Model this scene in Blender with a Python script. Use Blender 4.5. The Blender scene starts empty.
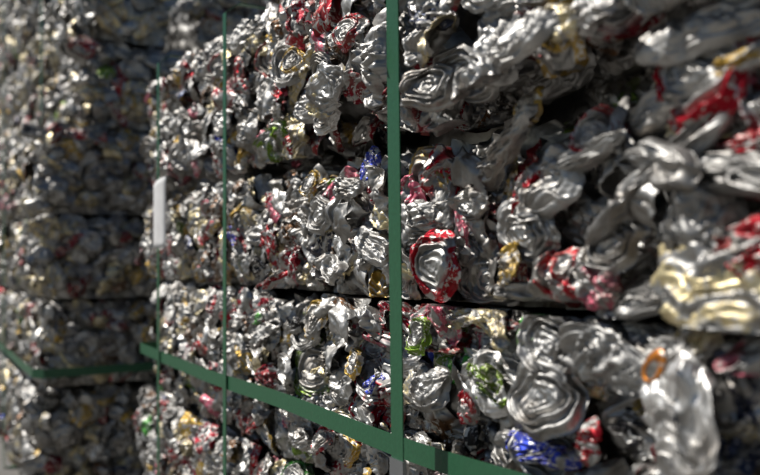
import bpy, math, random
import numpy as np
from mathutils import Vector, Matrix

random.seed(11)
rng = np.random.RandomState(5)
SC = bpy.context.scene
COL = SC.collection

# ------------------------------------------------------------------ camera
EYE = 0.56                                   # eye height above the ground
FPX = 780.0                                  # focal length for a 760 px wide frame
cam_d = bpy.data.cameras.new('camera')
cam = bpy.data.objects.new('camera', cam_d)
COL.objects.link(cam)
cam.location = (0, 0, EYE)
cam.rotation_euler = (math.pi / 2, 0, 0)
cam_d.sensor_width = 36.0
cam_d.lens = 36.0 * FPX / 760.0
cam_d.shift_y = 20.5 / 760.0
cam_d.clip_start = 0.02
cam_d.dof.use_dof = True
cam_d.dof.focus_distance = 0.76
cam_d.dof.aperture_fstop = 4.5
SC.camera = cam

# ------------------------------------------------------------------ stack axes
TH = math.atan(479.0 / FPX)
D = Vector((-math.sin(TH), math.cos(TH), 0))     # along the aisle, away from the camera
N = Vector((-math.cos(TH), -math.sin(TH), 0))    # out of the long sunlit faces
UP = Vector((0, 0, 1))
O = Vector((0.0143, 0.743, 0))

def W(s, n, z):
    """world point from aisle distance, offset out of the long face, height relative to the eye"""
    return O + D * s + N * n + UP * (z + EYE)

# ------------------------------------------------------------------ light
SUN_DIR = (N * 0.76 + D * 0.58).normalized()
SUN_EL = math.radians(52)
world = bpy.data.worlds.new('sky')
SC.world = world
world.use_nodes = True
wn = world.node_tree
bg = wn.nodes['Background']
sky = wn.nodes.new('ShaderNodeTexSky')
sky.sky_type = 'NISHITA'
sky.sun_disc = False
sky.sun_elevation = SUN_EL
sky.sun_rotation = math.atan2(SUN_DIR.x, SUN_DIR.y)
sky.dust_density = 0.3
sky.ozone_density = 2.0
wn.links.new(sky.outputs[0], bg.inputs[0])
bg.inputs[1].default_value = 0.036
sun_d = bpy.data.lights.new('sun', 'SUN')
sun_d.energy = 3.7
sun_d.angle = math.radians(0.7)
sun_d.color = (1.0, 0.965, 0.91)
sun = bpy.data.objects.new('sun', sun_d)
COL.objects.link(sun)
Ls = SUN_DIR * math.cos(SUN_EL) + UP * math.sin(SUN_EL)
sun.rotation_euler = (-Ls).to_track_quat('-Z', 'Y').to_euler()
sun.location = (-2, 0, 5)
SC.view_settings.view_transform = 'Standard'
SC.view_settings.look = 'None'
SC.view_settings.exposure = 0.22
SC.view_settings.gamma = 1.0
SC.view_settings.use_curve_mapping = False

# ------------------------------------------------------------------ numpy noise
def _h(i, j, k, seed):
    n = (i.astype(np.int64) * 374761393 + j.astype(np.int64) * 668265263 + k.astype(np.int64) * 1274126177 + seed * 974711) & 0xffffffff
    n = ((n ^ (n >> 13)) * 1274126177) & 0xffffffff
    n = ((n ^ (n >> 16)) * 2246822519) & 0xffffffff
    return n ^ (n >> 15)

_G = np.array([(1,1,0),(-1,1,0),(1,-1,0),(-1,-1,0),(1,0,1),(-1,0,1),(1,0,-1),(-1,0,-1),(0,1,1),(0,-1,1),(0,1,-1),(0,-1,-1)], float)

def perlin(P, seed=0):
    P = np.asarray(P, float)
    I = np.floor(P).astype(np.int64)
    F = P - I
    U = F * F * F * (F * (F * 6 - 15) + 10)
    out = 0
    for dx in (0, 1):
        for dy in (0, 1):
            for dz in (0, 1):
                g = _G[_h(I[:, 0] + dx, I[:, 1] + dy, I[:, 2] + dz, seed) % 12]
                v = g[:, 0] * (F[:, 0] - dx) + g[:, 1] * (F[:, 1] - dy) + g[:, 2] * (F[:, 2] - dz)
                w = (U[:, 0] if dx else 1 - U[:, 0]) * (U[:, 1] if dy else 1 - U[:, 1]) * (U[:, 2] if dz else 1 - U[:, 2])
                out = out + v * w
    return out

def vec_noise(P, seed):
    return np.stack([perlin(P, seed), perlin(P + 17.3, seed + 1), perlin(P - 31.7, seed + 2)], 1)

def ridge(P, seed):
    return 1.0 - np.minimum(1.0, np.abs(perlin(P, seed)) * 2.6)

# ------------------------------------------------------------------ materials
def new_mat(name):
    m = bpy.data.materials.new(name)
    m.use_nodes = True
    nt = m.node_tree
    return m, nt, nt.nodes['Principled BSDF'], nt.nodes, nt.links

def can_material(name, use_object_colour):
    m, nt, bs, nd, lk = new_mat(name)
    tc = nd.new('ShaderNodeTexCoord')
    oi = nd.new('ShaderNodeObjectInfo')
    sh = nd.new('ShaderNodeVectorMath'); sh.operation = 'MULTIPLY_ADD'
    cb = nd.new('ShaderNodeCombineXYZ')
    for k in range(3): lk.new(oi.outputs['Random'], cb.inputs[k])
    lk.new(cb.outputs[0], sh.inputs[0])
    sh.inputs[1].default_value = (37.0, 53.0, 71.0)
    lk.new(tc.outputs['Object'], sh.inputs[2])
    def noise(scale, detail=2.0, rough=0.5, dist=0.0):
        t = nd.new('ShaderNodeTexNoise')
        t.inputs['Scale'].default_value = scale
        t.inputs['Detail'].default_value = detail
        t.inputs['Roughness'].default_value = rough
        t.inputs['Distortion'].default_value = dist
        lk.new(sh.outputs[0], t.inputs['Vector'])
        return t.outputs[0]
    def rng_map(v, a, b, c=0.0, d=1.0):
        r = nd.new('ShaderNodeMapRange')
        lk.new(v, r.inputs[0])
        for k, x in enumerate((a, b, c, d)): r.inputs[k + 1].default_value = x
        return r.outputs[0]
    def mix(f, a, b, mode='MIX'):
        x = nd.new('ShaderNodeMix'); x.data_type = 'RGBA'; x.blend_type = mode
        for sock, v in ((x.inputs[0], f), (x.inputs[6], a), (x.inputs[7], b)):
            if hasattr(v, 'links') : lk.new(v, sock)
            elif isinstance(v, (int, float)): sock.default_value = v
            else: sock.default_value = (*v, 1)
        return x.outputs[2]
    def math_(op, a, b):
        x = nd.new('ShaderNodeMath'); x.operation = op
        for k, v in enumerate((a, b)):
            if hasattr(v, 'links'): lk.new(v, x.inputs[k])
            else: x.inputs[k].default_value = v
        return x.outputs[0]
    silver = mix(rng_map(noise(28, 2), 0.35, 0.65), (0.30, 0.293, 0.28), (0.53, 0.52, 0.50))
    col = silver
    metal = 1.0
    if use_object_colour:
        at = nd.new('ShaderNodeAttribute'); at.attribute_name = 'printed'
        patch = rng_map(noise(24, 2.5, 0.55, 0.6), 0.39, 0.44)
        letters = rng_map(noise(95, 2.0, 0.6, 1.5), 0.56, 0.60)
        pm = math_('MULTIPLY', at.outputs['Fac'], patch)
        pm = math_('MULTIPLY', pm, oi.outputs['Alpha'])
        ink = mix(letters, oi.outputs['Color'], (0.62, 0.60, 0.56))
        col = mix(pm, silver, ink)
        inv = math_('MULTIPLY', pm, -0.18)
        metal = math_('ADD', inv, 1.0)
        lk.new(metal, bs.inputs['Metallic'])
    else:
        bs.inputs['Metallic'].default_value = 1.0
    grime = rng_map(noise(19, 4, 0.6), 0.46, 0.68)
    grime = math_('MULTIPLY', grime, 0.75)
    col = mix(grime, col, (0.15, 0.125, 0.10))
    lk.new(col, bs.inputs['Base Color'])
    ro = rng_map(noise(45, 3), 0.3, 0.7, 0.40, 0.64)
    lk.new(ro, bs.inputs['Roughness'])
    b1 = nd.new('ShaderNodeBump'); b1.inputs['Strength'].default_value = 0.40; b1.inputs['Distance'].default_value = 0.003
    rd = nd.new('ShaderNodeTexNoise'); rd.noise_type = 'RIDGED_MULTIFRACTAL'
    for kk, vv in (('Scale', 85), ('Detail', 3.0), ('Roughness', 0.5), ('Distortion', 0.7)): rd.inputs[kk].default_value = vv
    lk.new(sh.outputs[0], rd.inputs['Vector'])
    lk.new(rd.outputs[0], b1.inputs['Height'])
    lk.new(b1.outputs[0], bs.inputs['Normal'])
    return m

MAT_CAN = can_material('crushed_aluminium_printed', True)
MAT_CORE = can_material('crushed_aluminium_bare', False)

def plain(name, col, rough=0.5, metal=0.0, bump=None):
    m, nt, bs, nd, lk = new_mat(name)
    tc = nd.new('ShaderNodeTexCoord')
    t = nd.new('ShaderNodeTexNoise'); t.inputs['Scale'].default_value = bump[0] if bump else 40
    t.inputs['Detail'].default_value = 4
    lk.new(tc.outputs['Object'], t.inputs['Vector'])
    mx = nd.new('ShaderNodeMix'); mx.data_type = 'RGBA'
    lk.new(t.outputs[0], mx.inputs[0])
    mx.inputs[6].default_value = (*[c * 0.78 for c in col], 1)
    mx.inputs[7].default_value = (*[min(1, c * 1.2) for c in col], 1)
    lk.new(mx.outputs[2], bs.inputs['Base Color'])
    bs.inputs['Roughness'].default_value = rough
    bs.inputs['Metallic'].default_value = metal
    if bump:
        b = nd.new('ShaderNodeBump'); b.inputs['Strength'].default_value = bump[1]; b.inputs['Distance'].default_value = 0.002
        lk.new(t.outputs[0], b.inputs['Height']); lk.new(b.outputs[0], bs.inputs['Normal'])
    return m

MAT_STRAP = plain('green_polyester_strap', (0.022, 0.105, 0.048), 0.42, 0.0, (260, 0.15))
MAT_SEAL = plain('galvanised_seal', (0.42, 0.44, 0.46), 0.38, 1.0, (90, 0.2))
MAT_CARD = plain('white_card', (0.74, 0.73, 0.72), 0.7)
MAT_GROUND = plain('concrete_ground', (0.20, 0.19, 0.175), 0.9, 0.0, (14, 0.5))

# ------------------------------------------------------------------ mesh helpers
def mesh_from(name, V, Fc, mat, printed=None):
    me = bpy.data.meshes.new(name)
    me.from_pydata([tuple(v) for v in V], [], Fc)
    me.materials.append(mat)
    me.polygons.foreach_set('use_smooth', [True] * len(me.polygons))
    if printed is not None:
        a = me.attributes.new('printed', 'FLOAT', 'POINT')
        a.data.foreach_set('value', np.asarray(printed, np.float32))
    me.update()
    return me

def link(name, data, parent=None, mw=None):
    o = bpy.data.objects.new(name, data)
    COL.objects.link(o)
    if mw is not None:
        if parent is not None:
            o.parent = parent
            o.matrix_basis = parent.matrix_basis.inverted() @ mw
        else:
            o.matrix_basis = mw
    elif parent is not None:
        o.parent = parent
    return o

def tag(o, label, cat, group=None):
    o['label'] = label; o['category'] = cat
    if group: o['group'] = group
    return o

# ------------------------------------------------------------------ crushed can shapes
NR, NT = 42, 64
def polar_faces(nr, nt):
    F = []
    for i in range(nr - 1):
        for j in range(nt):
            a = i * nt + j; b = i * nt + (j + 1) % nt
            F.append((a, b, b + nt, a + nt))
    F.append(tuple(range(nt))[::-1])
    return F
PF = polar_faces(NR, NT)

def facets(P, r, k, slope, size):
    """crumpled sheet: difference of two many-sided tents, flat facets meeting in straight creases"""
    def tent():
        c = r.uniform(-size, size, (k, 2)); g = r.normal(0, slope, (k, 2)); b = r.normal(0, slope * size * 0.22, k)
        h = (P[:, None, :2] - c[None]) * g[None]
        return (h.sum(2) + b).max(1)
    z = tent() - tent()
    return z - z.mean()

def crumple(P, seed, a1=0.0045, a2=0.0022, fold=None):
    """bend, fold and wrinkle like pressed thin sheet"""
    r = np.random.RandomState(seed)
    P = P + vec_noise(P / 0.034 + r.rand(3) * 50, seed) * (0.0085 * (fold or 1.0))
    ang = r.rand() * math.pi
    ax = np.array([math.cos(ang), math.sin(ang), 0]); ay = np.array([-math.sin(ang), math.cos(ang), 0])
    st = r.uniform(1.6, 3.4)
    def aniso(Q, wl):
        return np.stack([Q @ ax / wl, Q @ ay / (wl * st), Q[:, 2] / (wl * 1.5)], 1) + r.rand(3) * 40
    P[:, 2] += (ridge(aniso(P, 0.021), seed + 3) - 0.55) * a1 * 1.9
    lat = perlin(aniso(P, 0.019), seed + 9)
    P[:, :2] += np.outer(lat, ax[:2]) * (0.007 * (fold or 1.0))
    ang = r.rand() * math.pi
    ax = np.array([math.cos(ang), math.sin(ang), 0]); ay = np.array([-math.sin(ang), math.cos(ang), 0])
    P[:, 2] += (ridge(aniso(P, 0.012), seed + 5) - 0.5) * a2 * (1.4 if seed % 2 else -1.4)
    P[:, 2] += np.clip(facets(P, r, 11, 0.12 if fold is None else 0.06, 0.035), -0.007, 0.006)
    P[:, 2] += (ridge(P / 0.0085, seed + 7) - 0.5) * (0.0012 if fold is None else 0.0007) * (1 if seed % 3 else -1)
    return P

def layered(P, seed, spacing, step, swirl):
    """sheet folded over itself: curved laps, each with a thin edge standing above the next; also says which laps show print"""
    r = np.random.RandomState(seed + 501)
    a = r.rand() * 6.28
    Q = P.copy(); Q[:, 2] = 0
    w = perlin(Q / 0.030 + r.rand(3) * 30, seed + 61) * swirl + perlin(Q / 0.013 + r.rand(3) * 30, seed + 62) * 0.35
    ph = (P[:, 0] * math.cos(a) + P[:, 1] * math.sin(a)) / spacing + w + 50
    fr = ph % 1.0
    h = np.where(fr < 0.86, fr / 0.86, (1 - fr) / 0.14)
    P[:, 2] += (h - 0.5) * step
    return P, ((np.floor(ph) + seed) % 3 != 0).astype(float)

def proto_end(seed):
    """can pressed along its axis: ringed end panel, rim and pleated wall around it"""
    r = np.random.RandomState(seed)
    t = np.linspace(0, 1, NR); th = np.arange(NT) / NT * 2 * math.pi
    T, TH_ = np.meshgrid(t, th, indexing='ij')
    R = 0.002 + 0.038 * T
    base = r.rand() < 0.5
    rim = r.uniform(0.021, 0.025)
    z = np.zeros_like(R)
    if base:   # domed base
        z += -0.008 * np.clip(1 - (R / (rim - 0.002)) ** 2, 0, 1)
        z += 0.0035 * np.exp(-((R - rim) / 0.0022) ** 2)
    else:      # flat lid with countersink
        z += 0.001 * np.cos(TH_ * 2) * np.exp(-(R / 0.012) ** 2)
        z += 0.0014 * np.exp(-((R - rim * 0.55) / 0.0022) ** 2)
        z += -0.0042 * np.exp(-((R - rim * 0.82) / 0.0020) ** 2)
        z += 0.0036 * np.exp(-((R - rim) / 0.0019) ** 2)
    out = np.clip((R - rim) / (0.040 - rim), 0, 1)
    ph = perlin(np.stack([np.cos(TH_).ravel() * 1.3, np.sin(TH_).ravel() * 1.3, out.ravel() * 0.7], 1), seed).reshape(R.shape)
    z += out * (0.004 * np.sin(out * 3.2 * 2 * math.pi + ph * 5)) * (1 - out * 0.4)
    pl = r.randint(5, 11)
    z += out * 0.0028 * np.abs(np.sin(TH_ * pl / 2 + ph * 4))
    z -= 0.009 * out ** 2.6
    wob = 1 + 0.20 * perlin(np.stack([np.cos(TH_).ravel() * 1.1 + 5, np.sin(TH_).ravel() * 1.1, R.ravel() * 0], 1), seed + 4).reshape(R.shape) * (0.35 + out)
    cx, cy = r.uniform(-0.006, 0.006, 2)
    X = R * wob * np.cos(TH_) + cx * (1 - T); Y = R * wob * np.sin(TH_) * r.uniform(0.62, 0.98) + cy * (1 - T)
    # fold the whole disc across one crease
    a = r.rand() * 6.28; o = r.uniform(0.006, 0.022); k = r.uniform(0.25, 0.95)
    dd = np.clip(X * math.cos(a) + Y * math.sin(a) - o, 0, 1)
    z -= dd * k
    P = np.stack([X.ravel(), Y.ravel(), z.ravel()], 1)
    P = crumple(P, seed, 0.0022, 0.0012, 0.6)
    return P, PF, np.clip(out.ravel() * 2.2 - 0.15, 0, 1)

def proto_lid(seed):
    """can crushed flat along its axis, its ringed end clearly to be seen"""
    r = np.random.RandomState(seed)
    t = np.linspace(0, 1, NR); th = np.arange(NT) / NT * 2 * math.pi
    T, TH_ = np.meshgrid(t, th, indexing='ij')
    R = 0.001 + 0.036 * T
    rim = r.uniform(0.020, 0.026)
    ph = perlin(np.stack([np.cos(TH_).ravel() * 1.2, np.sin(TH_).ravel() * 1.2, R.ravel() / 0.03], 1), seed).reshape(R.shape)
    z = -0.006 * np.clip(1 - (R / (rim * 0.9)) ** 2, 0, 1) if r.rand() < 0.5 else 0.0 * R
    for k, (rr, hh, ww) in enumerate(((0.30, 0.0018, 0.0016), (0.62, 0.0020, 0.0016), (0.84, -0.0042, 0.0016), (1.0, 0.0040, 0.0016), (1.17, -0.0030, 0.0017), (1.34, 0.0026, 0.0020), (1.5, -0.003, 0.002))):
        z = z + hh * np.exp(-((R - rim * (rr + 0.06 * ph)) / ww) ** 2)
    z = z - 0.012 * np.clip((R - rim * 1.2) / 0.012, 0, 1) ** 2
    z = z + np.clip(R / rim - 1, 0, 1) * 0.006 * np.abs(np.sin(TH_ * r.randint(3, 7) + ph * 4))
    X = R * (1 + 0.22 * ph) * np.cos(TH_); Y = R * (1 + 0.22 * ph) * np.sin(TH_) * r.uniform(0.72, 1.0)
    a = r.rand() * 6.28; o = r.uniform(0.004, 0.020)
    z = z - np.clip(X * math.cos(a) + Y * math.sin(a) - o, 0, 1) * r.uniform(0.2, 0.7)
    P = np.stack([X.ravel(), Y.ravel(), z.ravel()], 1)
    P = crumple(P, seed, 0.0022, 0.0014, 0.6)
    return P, PF, np.clip((R.ravel() / rim - 1.0) * 6, 0, 1)

def proto_side(seed):
    """can flattened on its side: pillow with rolled edges, folds and one end rim"""
    r = np.random.RandomState(seed)
    t = np.linspace(0, 1, NR); th = np.arange(NT) / NT * 2 * math.pi
    T, TH_ = np.meshgrid(t, th, indexing='ij')
    hx, hy = r.uniform(0.036, 0.052), r.uniform(0.020, 0.031)
    e = 0.62
    c, s = np.cos(TH_), np.sin(TH_)
    X = np.sign(c) * np.abs(c) ** e * hx * T; Y = np.sign(s) * np.abs(s) ** e * hy * T
    z = 0.004 * (1 - T ** 3.5) - 0.007 * T ** 8
    # end rim seen as a curved double ridge
    q = X - hx * r.uniform(0.45, 0.7) + (Y / hy) ** 2 * 0.010
    z += 0.0042 * np.exp(-(q / 0.0024) ** 2) - 0.0045 * np.exp(-((q + 0.0055) / 0.003) ** 2)
    # long pleats
    fr = r.uniform(0.010, 0.017); sk = r.uniform(-0.7, 0.7)
    w = perlin(np.stack([X.ravel() / 0.03, Y.ravel() / 0.03, X.ravel() * 0], 1), seed).reshape(X.shape)
    ph = (Y + sk * X) / fr + w * 1.6
    tri = np.abs((ph % 1.0) - 0.5) * 2
    z += (tri ** 0.7 - 0.5) * 0.0034 * (1 - T ** 5)
    # bend
    a = r.uniform(-0.7, 0.7) + (0 if r.rand() < 0.6 else 1.57)
    dd = np.abs(X * math.cos(a) + Y * math.sin(a) - r.uniform(-0.008, 0.008))
    z -= dd * r.uniform(0.0, 0.3)
    P = np.stack([X.ravel(), Y.ravel(), z.ravel()], 1)
    P, lap = layered(P, seed, r.uniform(0.010, 0.017), r.uniform(0.0030, 0.0048), r.uniform(1.2, 2.6))
    P = crumple(P, seed, 0.0026, 0.0012)
    pr = (q.ravel() < 0.001).astype(float) * lap
    return P, PF, pr

def proto_lump(seed):
    """can balled up: deep folds in all directions"""
    r = np.random.RandomState(seed)
    t = np.linspace(0, 1, NR); th = np.arange(NT) / NT * 2 * math.pi
    T, TH_ = np.meshgrid(t, th, indexing='ij')
    hx, hy = r.uniform(0.030, 0.044), r.uniform(0.020, 0.030)
    phi = T * math.pi * 0.62
    X = np.sin(phi) / math.sin(math.pi * 0.5) * np.cos(TH_) * hx
    Y = np.sin(phi) * np.sin(TH_) * hy
    Z = np.cos(phi) * 0.007
    P = np.stack([X.ravel(), Y.ravel(), Z.ravel()], 1)
    # swirl
    rr = np.hypot(P[:, 0], P[:, 1]); an = r.uniform(-1.4, 1.4) * np.exp(-(rr / 0.02) ** 2)
    P[:, 0], P[:, 1] = P[:, 0] * np.cos(an) - P[:, 1] * np.sin(an), P[:, 0] * np.sin(an) + P[:, 1] * np.cos(an)
    P, lap = layered(P, seed, r.uniform(0.009, 0.014), r.uniform(0.0035, 0.0055), r.uniform(2.0, 3.6))
    P = crumple(P, seed, 0.0036, 0.0018)
    P[:, 2] += (ridge(P / 0.017 + 9, seed + 21) - 0.5) * 0.003
    return P, PF, lap

def proto_curl(seed):
    """torn can wall curled into an open half shell, sheet with two sides and an edge"""
    r = np.random.RandomState(seed)
    nu, nv = 30, 18
    u = np.linspace(0, 1, nu); v = np.linspace(-1, 1, nv)
    U, V = np.meshgrid(u, v, indexing='ij')
    a0, turn = r.uniform(-0.2, 0.5), r.uniform(2.0, 3.9)
    rad = r.uniform(0.018, 0.026) * (1 - r.uniform(0.2, 0.55) * U)
    A = a0 + turn * U
    L = r.uniform(0.020, 0.032) * (1 - 0.25 * np.abs(U - 0.5) * r.rand() * 2)
    X = V * L; Y = -rad * np.cos(A); Z = rad * np.sin(A) * 0.62 - 0.006
    Y = Y + 0.010 * V * r.uniform(-1, 1)
    P = np.stack([X.ravel(), Y.ravel(), Z.ravel()], 1)
    P = crumple(P, seed, 0.0030, 0.0014)
    k = nu * nv
    F = []
    for i in range(nu - 1):
        for j in range(nv - 1):
            q = i * nv + j
            F.append((q, q + 1, q + nv + 1, q + nv))
    me_n = np.zeros_like(P)
    G = P.reshape(nu, nv, 3)
    gu = np.gradient(G, axis=0); gv = np.gradient(G, axis=1)
    nn = np.cross(gu, gv).reshape(-1, 3); nn /= np.linalg.norm(nn, axis=1)[:, None] + 1e-9
    P2 = P - nn * 0.0007
    F2 = [tuple(x + k for x in f[::-1]) for f in F]
    rim = [i * nv for i in range(nu)] + [(nu - 1) * nv + j for j in range(1, nv)] + [i * nv + nv - 1 for i in range(nu - 2, -1, -1)] + [j for j in range(nv - 2, 0, -1)]
    Fe = [(rim[i], rim[(i + 1) % len(rim)], rim[(i + 1) % len(rim)] + k, rim[i] + k) for i in range(len(rim))]
    pr = np.concatenate([np.ones(k) * (r.rand() < 0.55), np.ones(k) * (r.rand() < 0.5)])
    return np.concatenate([P, P2]), F + F2 + Fe, pr

PROTOS = {'lid': [], 'end': [], 'side': [], 'lump': [], 'curl': []}
PROTOS_LOW = {'lid': [], 'end': [], 'side': [], 'lump': [], 'curl': []}
for kind, fn, cnt in (('lid', proto_lid, 12), ('end', proto_end, 14), ('side', proto_side, 18), ('lump', proto_lump, 16), ('curl', proto_curl, 12)):
    for i in range(cnt):
        P, F, pr = fn(100 * (len(kind) + ord(kind[0])) + 13 * i)
        PROTOS[kind].append(mesh_from('crushed_can_' + kind, P, F, MAT_CAN, pr))

NR, NT = 17, 26
PF = polar_faces(NR, NT)
for kind, fn, cnt in (('lid', proto_lid, 4), ('end', proto_end, 6), ('side', proto_side, 8), ('lump', proto_lump, 7)):
    for i in range(cnt):
        P, F, pr = fn(100 * (len(kind) + ord(kind[0])) + 13 * i)
        PROTOS_LOW[kind].append(mesh_from('crushed_can_' + kind, P, F, MAT_CAN, pr))
PROTOS_LOW['curl'] = PROTOS['curl'][:4]

def tab_mesh():
    """pull tab: oval ring with a finger hole and a riveted nose"""
    V, F = [], []
    n = 20
    for k in range(n):
        a = 2 * math.pi * k / n
        ox, oy = 0.0125 * math.cos(a), 0.0080 * math.sin(a)
        ix, iy = 0.0065 * math.cos(a) + 0.0028, 0.0050 * math.sin(a)
        for (x, y, z) in ((ox, oy, 0), (ox * 0.96, oy * 0.96, 0.0016), (ix * 1.04, iy * 1.08, 0.0016), (ix, iy, 0)):
            V.append((x, y, z + 0.0015 * math.sin(x * 160)))
    for k in range(n):
        a, b = 4 * k, 4 * ((k + 1) % n)
        for q in range(4):
            F.append((a + q, b + q, b + (q + 1) % 4, a + (q + 1) % 4))
    return mesh_from('pull_tab', V, F, MAT_CAN, [1] * len(V))
TAB = tab_mesh()

# ------------------------------------------------------------------ inks
INK = {
    'bare': (0.6, 0.6, 0.6, 0.0), 'red': (0.37, 0.010, 0.022, 1), 'deepred': (0.22, 0.010, 0.022, 1), 'gold': (0.50, 0.33, 0.075, 1),
    'palegold': (0.66, 0.56, 0.33, 1), 'green': (0.05, 0.26, 0.035, 1), 'lime': (0.17, 0.27, 0.035, 1), 'blue': (0.035, 0.06, 0.42, 1),
    'steel': (0.045, 0.06, 0.115, 1), 'black': (0.035, 0.033, 0.035, 1), 'white': (0.70, 0.69, 0.67, 1), 'brown': (0.17, 0.085, 0.04, 1),
    'orange': (0.62, 0.22, 0.03, 1), 'pink': (0.50, 0.12, 0.17, 1),
}
MIX = [('bare', 36), ('red', 9), ('deepred', 10), ('gold', 8), ('palegold', 13), ('white', 6), ('black', 6), ('brown', 7), ('blue', 0.8), ('steel', 2), ('green', 1.0), ('lime', 1.5), ('pink', 5)]
MN, MW = [m[0] for m in MIX], [m[1] for m in MIX]
MIX_FAR = [{'bare': 62, 'palegold': 38, 'red': 5, 'deepred': 4, 'blue': 0.4, 'green': 0.7, 'lime': 0.7, 'pink': 1}.get(k, w) for k, w in MIX]
KN, KW = ['lid', 'end', 'side', 'lump', 'curl'], [7, 16, 33, 27, 17]

def frame(normal, along, roll, tx, ty):
    z = normal.normalized(); x = (along - z * along.dot(z)).normalized(); y = z.cross(x)
    m = Matrix((x, y, z)).transposed()
    return m @ Matrix.Rotation(tx, 3, 'X') @ Matrix.Rotation(ty, 3, 'Y') @ Matrix.Rotation(roll, 3, 'Z')

NEAR_LIMITS = []      # callables: (s, n, z arrays) -> (s, n, z), straps pressing the cans in
def pressed(me, M, z0, z1, limits):
    """the can squeezed flat where the next bale or a strap presses on it; the shared mesh where nothing does"""
    k = len(me.vertices)
    co = np.empty(k * 3, np.float32); me.vertices.foreach_get('co', co)
    A = np.array(M)
    w = co.reshape(-1, 3).astype(float) @ A[:3, :3].T + A[:3, 3]
    q = w - np.array(O)
    s = q @ np.array(D); n = q @ np.array(N); z = w[:, 2] - EYE
    z2 = np.clip(z, z0(s) if callable(z0) else z0, z1(s) if callable(z1) else z1); n2 = n.copy()
    for f in limits: n2 = np.minimum(n2, f(s, z2))
    if np.abs(z2 - z).max() < 1e-4 and np.abs(n2 - n).max() < 1e-4: return me
    w = w + np.outer(z2 - z, (0, 0, 1)) + np.outer(n2 - n, np.array(N))
    inv = np.array(M.inverted())
    loc = w @ inv[:3, :3].T + inv[:3, 3]
    c = me.copy()
    c.vertices.foreach_set('co', loc.astype(np.float32).ravel())
    c.update()
    return c

CUR = {'z0': -9, 'z1': 9, 'limits': []}
def add_can(block, pos, normal, along, kind=None, ink=None, size=1.0, roll=None, tilt=0.19, stretch=None, label=None, which=None, tab=False):
    kind = kind or random.choices(KN, KW)[0]
    ink = ink or random.choices(MN, CUR.get('mix') or MW)[0]
    pool = (PROTOS_LOW if CUR.get('low') else PROTOS)[kind]
    me = pool[which if which is not None else random.randrange(len(pool))]
    if roll is None: roll = random.gauss(0, 0.6) + (math.pi if random.random() < 0.5 else 0)
    R = frame(normal, along, roll, random.gauss(0, tilt), random.gauss(0, tilt))
    sx, sy = stretch or (random.uniform(0.8, 1.15), random.uniform(0.72, 1.1))
    M = Matrix.Translation(pos) @ R.to_4x4() @ Matrix.Diagonal((sx * size, sy * size, size * random.uniform(0.7, 1.05), 1))
    me = pressed(me, M, CUR['z0'], CUR['z1'], CUR['limits'])
    o = link('crushed_can', me, block, M)
    c = INK[ink]
    j = random.uniform(0.8, 1.2)
    o.color = (c[0] * j, c[1] * j, c[2] * j, c[3])
    if label: o['label'] = label
    if tab or (kind == 'lid' and random.random() < 0.10):
        t = link('pull_tab', TAB, o)
        t.matrix_basis = Matrix.Translation((0.004, 0.001, 0.0035)) @ Matrix.Rotation(random.uniform(0, 6), 4, 'Z') @ Matrix.Rotation(random.uniform(-.3, .3), 4, 'X')
        t.color = INK['orange'] if tab else INK['bare']
    return o

def core_mesh(ls, lz, ln, seed, front=None):
    """crumpled solid the cans of a block are pressed into; local x along the aisle, y outwards, z up, origin at base centre"""
    V, F = [], []
    st = 0.011
    def patch(o, a, b, la, lb, out):
        na, nb = max(2, int(la / st)), max(2, int(lb / st))
        base = len(V)
        for i in range(na + 1):
            for j in range(nb + 1):
                V.append(np.array(o) + np.array(a) * (la * i / na) + np.array(b) * (lb * j / nb))
        for i in range(na):
            for j in range(nb):
                q = base + i * (nb + 1) + j
                F.append((q, q + nb + 1, q + nb + 2, q + 1))
    h, d = ls / 2, ln / 2
    patch((-h, d, 0), (1, 0, 0), (0, 0, 1), ls, lz, 1)
    patch((h, -d, 0), (-1, 0, 0), (0, 0, 1), ls, lz, 1)
    patch((-h, -d, 0), (0, 1, 0), (0, 0, 1), ln, lz, 1)
    patch((h, d, 0), (0, -1, 0), (0, 0, 1), ln, lz, 1)
    patch((-h, -d, lz), (1, 0, 0), (0, 1, 0), ls, ln, 1)
    patch((-h, d, 0), (1, 0, 0), (0, -1, 0), ls, ln, 1)
    P = np.array(V)
    if front: P[:, 1] += np.array([front(x, z) for x, z in P[:, [0, 2]]]) * np.clip(P[:, 1] / d, 0, 1)
    c = np.array([0, 0, lz / 2])
    dirn = (P - c) / np.array([h, d, lz / 2])
    dirn = np.sign(dirn) * np.abs(dirn) ** 8
    amp = (ridge(P / 0.045 + seed, seed) - 1.0) * 0.016 + (ridge(P / 0.02 + seed, seed + 1) - 1.0) * 0.010
    P2 = P + dirn * amp[:, None]
    P2[:, 2] = np.where(P[:, 2] < 1e-6, 0.0, P2[:, 2])
    return mesh_from('core', P2, F, MAT_CORE)

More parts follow.
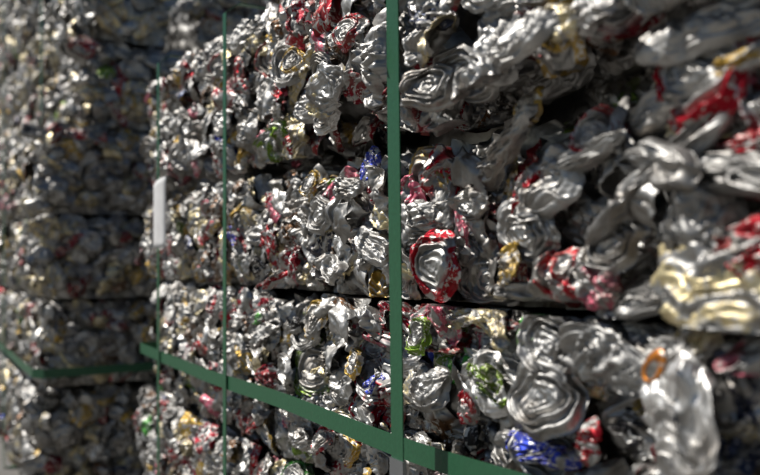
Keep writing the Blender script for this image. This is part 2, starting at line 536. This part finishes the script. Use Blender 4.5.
def block(label, group, s0, s1, z0, z1, nf, depth, end=False, end_w=None, pitch=(0.041, 0.035), bulge=None, zb=None, zt=None, skip=(), smin=None, limits=(), size=0.80, coarse_below=None, low=False, rec=0.028, face=True, clip_lo=None, clip_hi=None, mix=None, front=None):
    """one pressed block; nf = how far its long face stands out"""
    rot = Matrix((D, N, UP)).transposed()
    # keep the axes right-handed
    base = W((s0 + s1) / 2, nf - depth / 2, z0)
    root = bpy.data.objects.new('can_bale', None)
    COL.objects.link(root)
    root.empty_display_size = 0.05
    root.matrix_basis = Matrix.Translation(base)
    tag(root, label, 'bale', group)
    cm = core_mesh(s1 - s0 - 0.04, z1 - z0 - 0.002, depth - rec, int(abs(s0 * 100 + z0 * 1000)) % 900, (lambda x, z: front((s0 + s1) / 2 + x, z0 + z)) if front else None)
    M = Matrix.Translation(W((s0 + s1) / 2, nf - rec - (depth - rec) / 2, z0)) @ Matrix((D, N, UP)).transposed().to_4x4()
    link('core', cm, root, M)
    CUR.update(z0=clip_lo or z0 + 0.0008, z1=clip_hi or z1 - 0.0008, limits=list(limits), low=low)
    CUR['mix'] = mix
    # long sunlit face
    ps, pz = pitch
    h = z1 - z0
    rows = max(2, round((h - 0.02) / pz)); cols = round((s1 - s0) / ps)
    for r_ in range(rows if face else 0):
        for c_ in range(cols):
            s = s0 + (c_ + 0.5 + (0.5 if r_ % 2 else 0) - 0.25 + random.uniform(-.3, .3)) * (s1 - s0) / cols
            if smin is not None and s < smin: continue
            if coarse_below is not None and s < coarse_below and random.random() < 0.6: continue
            fz = (r_ + 0.5 + random.uniform(-.25, .25)) / rows
            lo = zb(s) if zb else z0
            hi = zt(s) if zt else z1
            z = lo + 0.010 + fz * (hi - lo - 0.020)
            if any((s - a) ** 2 / (rs * rs) + (z - b) ** 2 / (rz * rz) < 1 for a, b, rs, rz in skip): continue
            edge = max(0.0, abs(fz - 0.5) * 2 - 0.55) / 0.45
            n = nf - 0.006 + random.uniform(-0.007, 0.005) - 0.008 * edge ** 2 + (bulge(s, z) if bulge else 0)
            n += 0.010 * float(perlin(np.array([[s / 0.11, z / 0.07, 3.0 + z0]]), 77)[0])
            nrm = N + UP * (0.5 * edge * (1 if fz > 0.5 else -1))
            se = max(0.0, 1 - min(s - s0, s1 - s) / 0.03)
            if se > 0: nrm = nrm + D * (0.7 * se * (1 if s > (s0 + s1) / 2 else -1)); n -= 0.008 * se
            add_can(root, W(s, n, z), nrm, D, size=size * random.uniform(0.78, 1.22))
    # shaded end face towards the camera
    if end:
        wd = end_w or depth
        cols = round(wd / 0.043)
        for r_ in range(rows):
            for c_ in range(cols):
                q = (c_ + 0.5 + (0.25 if r_ % 2 else -0.25) + random.uniform(-.3, .3)) * wd / cols
                fz = (r_ + 0.5 + random.uniform(-.25, .25)) / rows
                z = z0 + 0.010 + fz * (h - 0.020)
                edge = max(0.0, abs(fz - 0.5) * 2 - 0.55) / 0.45
                off = random.uniform(-0.010, 0.006) - 0.012 * edge ** 2
                nrm = -D + UP * (0.7 * edge * (1 if fz > 0.5 else -1))
                add_can(root, W(s0 + 0.006 - off, nf - q, z), nrm, N, size=random.uniform(0.75, 1.05))
    return root

def px(x, y, n=0.0):
    """aisle distance and height of the spot of the near long face seen at a photo position"""
    u = (x - 380.0) / FPX
    o = O + N * n
    s = (u * o.y - o.x) / (D.x - u * D.y)
    dep = o.y + D.y * s
    return s, (258.0 - y) / FPX * dep

# ------------------------------------------------------------------ the ground
def ground():
    V = [(-9, -6, 0), (9, -6, 0), (9, 14, 0), (-9, 14, 0), (-9, -6, -0.1), (9, -6, -0.1), (9, 14, -0.1), (-9, 14, -0.1)]
    F = [(0, 1, 2, 3), (7, 6, 5, 4), (0, 4, 5, 1), (1, 5, 6, 2), (2, 6, 7, 3), (3, 7, 4, 0)]
    me = mesh_from('concrete_yard', V, F, MAT_GROUND)
    me.polygons.foreach_set('use_smooth', [False] * 6)
    o = link('concrete_yard', me)
    o['kind'] = 'structure'
ground()

# ------------------------------------------------------------------ near stack
# cans one can pick out: x, y in the photo, form, ink, size, (stretch), outward offset, label
def sst(a, b, x):
    t = min(1, max(0, (x - a) / (b - a))); return t * t * (3 - 2 * t)

HERO = {
    'top': [
        (283, 66, 'end', 'bare', 1.0, (1.0, 1.1), 0.010, None), (290, 60, 'end', 'gold', 0.55, (1, 1), 0.022, 'gold can end'),
        (345, 30, 'end', 'red', 0.8, None, 0.012, 'red printed can'), (372, 55, 'side', 'bare', 0.95, (0.9, 1.2), 0.016, None),
        (425, 85, 'end', 'bare', 0.95, None, 0.014, 'ringed silver can end'), (470, 80, 'side', 'bare', 0.9, None, 0.010, None),
        (420, 30, 'side', 'bare', 1.0, None, 0.012, None), (505, 45, 'side', 'bare', 1.0, None, 0.012, None), (590, 14, 'lump', 'white', 0.8, None, 0.008, None),
        (545, 25, 'side', 'palegold', 0.75, None, 0.008, None), (310, 105, 'side', 'bare', 0.9, (1.2, .8), 0.012, None), (240, 85, 'side', 'red', 0.6, (.7, .8), 0.012, 'red printed can'),
    ],
    'mid': [
        (371, 163, 'lump', 'blue', 0.62, None, 0.006, 'blue printed can'), (308, 184, 'end', 'gold', 0.62, (0.8, 1.1), 0.010, 'gold can pressed on edge'),
        (345, 187, 'side', 'bare', 0.8, (0.9, 0.7), 0.010, None), (318, 215, 'end', 'bare', 0.8, None, 0.010, None), (345, 228, 'curl', 'bare', 1.0, None, 0.012, 'silver open can shell'),
        (270, 240, 'lump', 'red', 0.8, None, 0.008, 'red printed can'), (330, 268, 'end', 'bare', 0.85, None, 0.012, None), (375, 250, 'side', 'bare', 0.9, None, 0.008, None),
        (290, 262, 'lump', 'deepred', 0.8, None, 0.008, None), (268, 283, 'side', 'red', 0.95, (1.6, 0.5), 0.014, 'flat red can at the joint'),
        (432, 266, 'end', 'red', 1.0, (1.0, 1.05), 0.016, 'round can end with red wall'), (522, 232, 'end', 'bare', 0.92, None, 0.016, 'ringed silver can end'),
        (510, 264, 'lump', 'gold', 0.62, None, 0.018, 'gold can'), (527, 104, 'end', 'gold', 0.72, None, 0.006, 'gold can'),
        (540, 186, 'side', 'bare', 1.0, (1.0, 0.95), 0.016, 'flattened silver can'), (515, 212, 'side', 'red', 0.75, (1.3, 0.5), 0.014, 'red printed can'),
        (565, 272, 'side', 'red', 0.9, (1.0, 0.9), 0.014, 'red printed can'), (600, 288, 'lump', 'pink', 0.7, None, 0.012, None),
        (640, 205, 'curl', 'bare', 1.0, (1.1, 1.0), 0.016, 'curved silver can wall'), (697, 72, 'end', 'red', 1.15, None, 0.008, 'red and gold can end'), (738, 60, 'side', 'gold', 0.55, None, 0.012, None),
        (690, 218, 'side', 'bare', 0.95, None, 0.016, 'flattened silver can'), (708, 292, 'lump', 'palegold', 1.25, (1.15, 1.0), 0.016, 'pale gold crumpled can'),
        (745, 250, 'side', 'red', 0.9, None, 0.014, 'red printed can'), (640, 160, 'side', 'bare', 1.1, (1.4, .6), 0.014, 'long silver can fold'), (745, 140, 'side', 'red', 0.7, (1.5, .5), 0.010, None),
        (592, 130, 'end', 'red', 0.75, None, 0.012, 'can end with red wall'), (660, 168, 'side', 'bare', 0.9, (1.9, .5), 0.016, None), (720, 170, 'side', 'bare', 0.9, (1.8, .6), 0.014, None), (500, 150, 'side', 'bare', 0.85, (1.6, .5), 0.012, None), (570, 160, 'side', 'bare', 0.85, (1.7, .5), 0.014, None), (720, 20, 'side', 'bare', 0.9, (1.4, .8), 0.006, None), (650, 110, 'side', 'bare', 0.8, (1.4, .7), 0.006, None), (520, 292, 'side', 'bare', 0.8, (1.7, .5), 0.014, None), (640, 300, 'side', 'bare', 0.8, (1.6, .6), 0.012, None), (470, 205, 'lump', 'bare', 0.8, None, 0.010, None), (425, 215, 'side', 'bare', 0.8, None, 0.012, None), (610, 245, 'end', 'bare', 0.9, None, 0.014, None),
    ],
    'low': [
        (342, 322, 'curl', 'bare', 1.0, None, 0.014, 'silver open can shell'), (312, 318, 'end', 'gold', 0.75, (.8, 1.1), 0.010, 'gold can'), (283, 372, 'end', 'bare', 0.95, None, 0.012, None),
        (353, 362, 'end', 'gold', 0.65, None, 0.012, 'gold can'), (417, 335, 'end', 'lime', 0.75, None, 0.012, 'can end with lime wall'), (425, 385, 'side', 'bare', 0.8, (.8, 1), 0.010, None),
        (465, 405, 'side', 'red', 0.55, (.5, 1.2), 0.012, 'red printed can'), (488, 385, 'lump', 'lime', 0.75, None, 0.010, 'lime printed can'), (492, 325, 'side', 'red', 0.5, (1.6, .5), 0.004, None),
        (540, 398, 'end', 'bare', 1.10, (1.0, 1.05), 0.018, 'large ringed silver can end'), (548, 345, 'end', 'bare', 0.9, None, 0.014, 'silver can end'), (525, 450, 'side', 'blue', 0.7, (1.4, .7), 0.012, 'blue printed can'),
        (605, 360, 'lump', 'bare', 1.0, None, 0.012, None), (655, 367, 'lump', 'white', 0.7, None, 0.012, None), (682, 425, 'lump', 'white', 1.2, (0.92, 1.5), 0.018, 'pale crumpled can'),
        (740, 390, 'side', 'steel', 1.1, (1.1, 1.1), -0.004, 'dark blue can'), (745, 450, 'side', 'steel', 1.0, None, -0.004, 'dark blue can'), (590, 440, 'lump', 'red', 0.7, None, 0.008, 'red printed can'),
        (262, 335, 'lump', 'bare', 0.9, None, 0.010, None), (372, 384, 'side', 'blue', 0.45, None, 0.012, None), (365, 425, 'lump', 'bare', 1.0, None, 0.010, None), (300, 440, 'lump', 'bare', 0.9, None, 0.010, None),
        (318, 440, 'end', 'red', 0.6, None, 0.012, None), (255, 320, 'side', 'green', 0.4, None, 0.012, None),
    ],
}
def skips(key):
    out = []
    for h in HERO[key]:
        s, z = px(h[0], h[1]); out.append((s, z, 0.017 * h[4], 0.017 * h[4]))
    return out
def heroes(key, root, nf, bulge=None):
    for x, y, kind, ink, size, st, off, lab in HERO[key]:
        n0 = nf + off + (0.0)
        s, z = px(x, y, n0)
        if bulge: n0 += bulge(s, z); s, z = px(x, y, n0)
        add_can(root, W(s, n0, z), N + UP * 0.12, D, {'end': 'lid'}.get(kind, kind), ink, size * 0.84, roll=random.gauss(0, .35), tilt=0.14, stretch=st, label=lab, tab=False)

G1 = 'pressed can bales of the near sunlit stack'
S0, S1 = -0.56, 0.91
DEP = 1.20
V1, V2, V3 = -0.078, 0.398, 0.722            # where the vertical straps run
H_Z = lambda s: -0.170 + 0.010 * sst(0.0, -0.3, s) + 0.002 * math.sin(s * 9)
N_V1 = lambda z: 0.042 + 0.012 * (z + 0.56) / 0.88
def lim_v1(s, z): return np.where(np.abs(s - V1) < 0.0145, N_V1(z) - 0.0015, 9.0)
def lim_v2(s, z): return np.where((np.abs(s - V2) < 0.0125) | (np.abs(s - V3) < 0.0125), 0.0205, 9.0)
def lim_h(s, z): return np.where(np.abs(z + 0.166) < 0.023, 0.0165, 9.0)
LIM = [lim_v1, lim_v2, lim_h]
def sstv(a, b, x):
    t = np.clip((x - a) / (b - a), 0, 1); return t * t * (3 - 2 * t)
z_joint = lambda s: 0.112 + 0.007 * sstv(0.1, 0.3, s) + 0.042 * sstv(-0.14, -0.30, s)          # the joint rises towards the near end
_ts, _tz = zip(*sorted([px(400, 137, 0.045), px(432, 116, 0.045), px(468, 92, 0.045), px(515, 70, 0.045), px(560, 46, 0.045), px(628, 6, 0.045), (-0.6, 0.17)] + [px(365, 118, 0.04), px(330, 128, 0.03), px(300, 150, 0.02), px(255, 165, 0.01), (0.5, 0.123), (0.9, 0.123)]))
clip_top = lambda s: np.interp(s, _ts, _tz)
clip_mid = lambda s: np.minimum(z_joint(s), clip_top(s) - 0.001)
top_zb = lambda s: float(clip_top(s)) + 0.006 * math.sin(s * 23) + 0.002
top_bulge = lambda s, z: 0.038 * (1 - sst(0.10, 0.17, s)) + 0.005 * math.sin(s * 31)
mid_zt = lambda s: float(z_joint(s)) - 0.004
mid_bulge = lambda s, z: -0.055 * sst(-0.050, -0.004, z - float(z_joint(s))) * sst(0.42, 0.2, s) * sst(-0.34, -0.27, s) - 0.008 * sst(0.07, 0.12, z) + 0.006 * math.sin(s * 14 + 1)
SK_T, SK_M, SK_L = skips('top'), skips('mid'), skips('low')
PT = (0.0310, 0.0272)
b_top = block('uppermost bale of the near stack, its broken lower edge jutting over a dark hollow', G1, S0, S1 - 0.025, 0.1195, 0.342, 0.0, DEP, rec=0.028, front=lambda s, z: top_bulge(s, z) * 0.9 - 0.055 * math.exp(-((s - 0.15) / 0.018) ** 2) - 0.115 * sst(0.055, 0.012, z - float(clip_top(s))), clip_lo=clip_top, bulge=top_bulge, zb=top_zb, skip=SK_T + [(0.15, 0.27, 0.011, 0.11)], pitch=(0.0335, 0.0300), limits=LIM, coarse_below=-0.42)
heroes('top', b_top, 0.0, top_bulge)
for k in range(44):      # ragged underside set back inside the hollow
    s_ = -0.40 + 0.80 * (k + random.uniform(-.3, .3)) / 43
    n_ = top_bulge(s_, 0) * 0.9 - random.choice((0.060, 0.090))
    CUR['z0'] = lambda s: np.maximum(clip_top(s), 0.1215)
    add_can(b_top, W(s_, n_, max(0.122, float(clip_top(s_))) + random.uniform(0.008, 0.030)), N - UP * 0.4, D, size=0.8)
b_mid = block('middle bale of the near stack with red and gold cans, white card hanging before it', G1, S0, S1, -0.040, 0.1190, 0.0, DEP, clip_hi=clip_mid, bulge=mid_bulge, zt=mid_zt, skip=SK_M, pitch=(0.0300, 0.0240), limits=LIM, coarse_below=-0.42)
heroes('mid', b_mid, 0.0)
b_low = block('bale of the near stack crossed by the horizontal green strap', G1, S0, S1 - 0.080, -0.254, -0.0405, 0.0, DEP, skip=SK_L, pitch=PT, limits=LIM, coarse_below=-0.42)
heroes('low', b_low, 0.0)
for k in range(17):      # ragged upper lip of the strapped bale
    s_ = -0.44 + 0.56 * (k + random.uniform(-.3, .3)) / 16
    add_can(b_low, W(s_, random.uniform(0.000, 0.008), -0.050 + random.uniform(-.006, .003)), N + UP * 0.3, D, kind=random.choice(('side', 'lump', 'curl')), size=0.7, stretch=(1.2, 0.7))
# a loose tab in the lower bale
tb = link('pull_tab', TAB, b_low)
s_, z_ = px(655, 366, 0.036)
tb.matrix_basis = b_low.matrix_basis.inverted() @ (Matrix.Translation(W(s_, 0.036, z_)) @ frame(N, D, 1.1, 0.1, 0.2).to_4x4() @ Matrix.Scale(0.9, 4))
tb.color = INK['orange']; tb['label'] = 'orange pull tab'
b_bot = block('lowest bale of the near stack, bulging below the horizontal green strap', G1, S0, S1 + 0.035, -EYE + 0.0018, -0.2545, 0.004, DEP, smin=0.0, pitch=PT, limits=LIM)

# ------------------------------------------------------------------ far stacks
G2 = 'pressed can bales of the far stack'
FS, FN = 1.21, 0.143
FK = 0.914
def far(label, z0, z1, ds=0.0, dn=0.0, length=2.3, ew=0.34, pz=0.034):
    lim = lambda s, z: np.where(((np.abs(s - FS - 0.46) < 0.016) | (np.abs(z + 0.248) < 0.018)) & (s > FS + 0.02), FN + 0.0165, 9.0)
    return block(label, G2, FS + ds, FS + ds + length, z0, z1, FN + dn, 1.20, end=True, end_w=ew, pitch=(0.056, pz), low=True, mix=MIX_FAR, limits=[lim])
far('lowest bale of the far stack at the left, its dark end facing the gap', -EYE + 0.0018, -0.289, 0.02, 0.01, pz=0.040)
far('far stack bale crossed by the far horizontal green strap', -0.2885, -0.092, 0.0, 0.0)
far('far stack bale with blue-grey shaded end, just above the strapped one', -0.0915, 0.100, -0.01, 0.004)
b_red = far('far stack bale with red cans on its upper corner, below the set-back bales', 0.1005, 0.3005, 0.0, 0.0)
for k in range(3):       # red cans on the upper corner
    add_can(b_red, W(FS + 0.004, FN - 0.035 - 0.035 * k, 0.282 - 0.004 * k), -D + UP * 0.3, N, 'side', 'red', 0.8, stretch=(1.1, 0.6))
G3 = 'pressed can bales set back on top of the far stack'
UN = FN - 0.083
def upper(label, s0, s1, z0, z1, nf, depth, end, ew=None, face=True):
    lim = lambda s, z: np.where((np.abs(s - FS - 0.41) < 0.016) | (np.abs(s - FS - 1.30) < 0.016), UN + 0.018, 9.0)
    return block(label, G3, s0, s1, z0, z1, nf, depth, end=end, end_w=ew, pitch=(0.056, 0.034), low=True, mix=MIX_FAR, limits=[lim], face=face)
upper('long set-back bale resting directly on the far stack', FS, FS + 2.4, 0.3032, 0.505, UN, 1.1, True, 0.50)
upper('short sunlit bale at the top edge, left of the narrow black gap', FS, FS + 0.59, 0.5055, 0.71, UN, 0.215, True, 0.185)
upper('shaded bale at the top edge, between the black gap and the near stack', FS + 0.01, FS + 0.59, 0.5055, 0.71, UN - 0.268, 0.30, True, None, False)
upper('sunlit bale in the top left corner beyond the dark notch', FS + 0.65, FS + 2.4, 0.5055, 0.71, UN - 0.01, 0.55, True, 0.2)
upper('bale just below the topmost one in the far top left corner', FS + 0.65, FS + 2.4, 0.7105, 0.92, UN, 0.55, False)
upper('topmost bale in view, at the very top left corner of the picture', FS + 0.80, FS + 2.4, 0.9205, 1.12, UN, 0.55, False)

# ------------------------------------------------------------------ straps
def ribbon(path, side, width, thick, closed=True):
    """flat band swept along a path; side = band width direction"""
    V, F = [], []
    n = len(path)
    for i, p in enumerate(path):
        a = path[(i - 1) % n] if closed or i > 0 else p
        b = path[(i + 1) % n] if closed or i < n - 1 else p
        t = (b - a).normalized()
        sd = (side - t * side.dot(t)).normalized() if side is not None else None
        o = t.cross(sd).normalized()
        for x, y in ((-.5, -.5), (.5, -.5), (.5, .5), (-.5, .5)):
            V.append(p + sd * (width * x) + o * (thick * y))
    for i in range(n if closed else n - 1):
        a, b = 4 * i, 4 * ((i + 1) % n)
        for q in range(4):
            F.append((a + q, b + q, b + (q + 1) % 4, a + (q + 1) % 4))
    if not closed:
        F.append((3, 2, 1, 0)); F.append((4 * n - 4, 4 * n - 3, 4 * n - 2, 4 * n - 1))
    return V, F

def strap(label, path, side, width=0.018, thick=0.0011, group=None):
    c = sum(path, Vector()) / len(path)
    low = min(p.z for p in path)
    at = Vector((c.x, c.y, low))
    V, F = ribbon(path, side, width, thick)
    me = mesh_from('strap', [v - at for v in V], F, MAT_STRAP)
    me.polygons.foreach_set('use_smooth', [False] * len(me.polygons))
    o = link('strap', me)
    o.location = at
    return tag(o, label, 'strap', group)

def loop_pts(pts, step=0.03):
    out = []
    for a, b in zip(pts, pts[1:] + pts[:1]):
        k = max(1, int((b - a).length / step))
        for i in range(k): out.append(a.lerp(b, i / k))
    return out

def vstrap(label, s, n_top, n_bot, zt, zb, depth, ds_bot=0.0, n_mid=None, z_mid=None, width=0.018, nback=None, group=None, over=0.008):
    nb = (nback if nback is not None else -depth) - 0.012
    pts = [W(s, n_top, zt - 0.012)]
    if n_mid is not None: pts.append(W(s, n_mid, z_mid))
    pts += [W(s + ds_bot, n_bot, zb + 0.001), W(s + ds_bot, nb, zb + 0.001), W(s, nb, zt + over), W(s, n_top - 0.02, zt + over * 0.5)]
    return strap(label, loop_pts(pts), D, width, group=group)

GS = 'green polyester straps'
st1 = vstrap('broad green vertical strap in front of the near stack, closest to the camera', V1, N_V1(0.34), N_V1(-0.56), 0.348, -EYE, DEP, group=GS)
vstrap('thin green vertical strap in the middle of the near stack', V2, 0.0225, 0.0225, 0.348, -EYE, DEP, width=0.012, group=GS)
vstrap('green vertical strap beside the white card at the far end of the near stack', V3, 0.0225, 0.0225, 0.348, -EYE, DEP, width=0.012, group=GS)

def hstrap(label, zf, s0, s1, nf, nb, group=None, width=0.019, ext=0.010):
    pts = []
    k = 46
    for i in range(k + 1):
        s = s0 + (s1 - s0) * i / k
        pts.append(W(s, nf + 0.001 * math.sin(s * 19), zf(s)))
    pts += [W(s1 + ext, nf - 0.02, zf(s1)), W(s1 + ext, nb + 0.02, zf(s1)), W(s1, nb, zf(s1))]
    pts += [W(s0, nb, zf(s1)), W(s0 - ext, nb + 0.02, zf(s0)), W(s0 - ext, nf - 0.02, zf(s0))]
    return strap(label, pts, UP, width, group=group)
hstrap('green horizontal strap around the near stack, passing behind the broad vertical one', H_Z, S0 - 0.03, S1 - 0.056, 0.0190, -DEP - 0.015, group=GS, ext=0.006)
hstrap('green horizontal strap around the far stack at the left edge', lambda s: -0.248, FS - 0.014, FS + 2.32, FN + 0.0185, FN - 1.22, group=GS, ext=0.026)
vstrap('vertical green strap on the lower bales of the far stack', FS + 0.46, FN + 0.024, FN + 0.024, 0.3015, -EYE, 1.20, nback=FN - 1.20, group=GS, over=0.0)
def short_strap(label, s):
    vstrap(label, s, UN + 0.022, UN + 0.022, 0.716 if s < FS + 1 else 1.126, 0.3012, 1.1, nback=UN - 1.1, group=GS)
short_strap('vertical green strap on the set-back bales near their sunlit corner', FS + 0.41)
short_strap('vertical green strap on the set-back bales at the left edge of view', FS + 1.30)

# metal seal low on the broad strap
def seal():
    s_c, z_c = V1, px(395, 474, 0.05)[1]
    V, F = ribbon([W(s_c, N_V1(z_c - 0.016), z_c - 0.016), W(s_c, N_V1(z_c), z_c - 0.005), W(s_c, N_V1(z_c), z_c + 0.005), W(s_c, N_V1(z_c + 0.012), z_c + 0.012)], D, 0.0205, 0.0035, closed=False)
    me = mesh_from('strap_seal', [v - st1.location for v in V], F, MAT_SEAL)
    me.polygons.foreach_set('use_smooth', [False] * len(me.polygons))
    o = link('strap_seal', me, st1); o['label'] = 'grey metal crimp seal'
seal()

# ------------------------------------------------------------------ white card
def card():
    V, F = [], []
    nu, nv = 7, 13
    nc = 0.034
    sc = px(159.5, 214, nc)[0]
    z0, z1 = px(159.5, 248, nc)[1], px(159.5, 181, nc)[1]
    for side in (0, 1):
        for i in range(nu):
            for j in range(nv):
                u, v = i / (nu - 1), j / (nv - 1)
                s = sc + 0.036 - 0.072 * u
                n = nc + 0.005 * math.sin(u * 3.0)
                z = z0 + (z1 - z0) * v + 0.010 * (u - 0.5) * v
                V.append(W(s, n - 0.0008 * side, z))
    k = nu * nv
    for i in range(nu - 1):
        for j in range(nv - 1):
            q = i * nv + j
            F.append((q, q + 1, q + nv + 1, q + nv)); F.append((q + k + nv, q + k + nv + 1, q + k + 1, q + k))
    rim = [i * nv for i in range(nu)] + [(nu - 1) * nv + j for j in range(1, nv)] + [i * nv + nv - 1 for i in range(nu - 2, -1, -1)] + [j for j in range(nv - 2, 0, -1)]
    for i in range(len(rim)):
        a, b = rim[i], rim[(i + 1) % len(rim)]
        F.append((a, b, b + k, a + k))
    at = W(sc, nc, z0)
    me = mesh_from('paper_card', [v - at for v in V], F, MAT_CARD)
    o = link('paper_card', me); o.location = at
    tag(o, 'blank white paper card hanging at the far end of the near stack', 'card')
card()
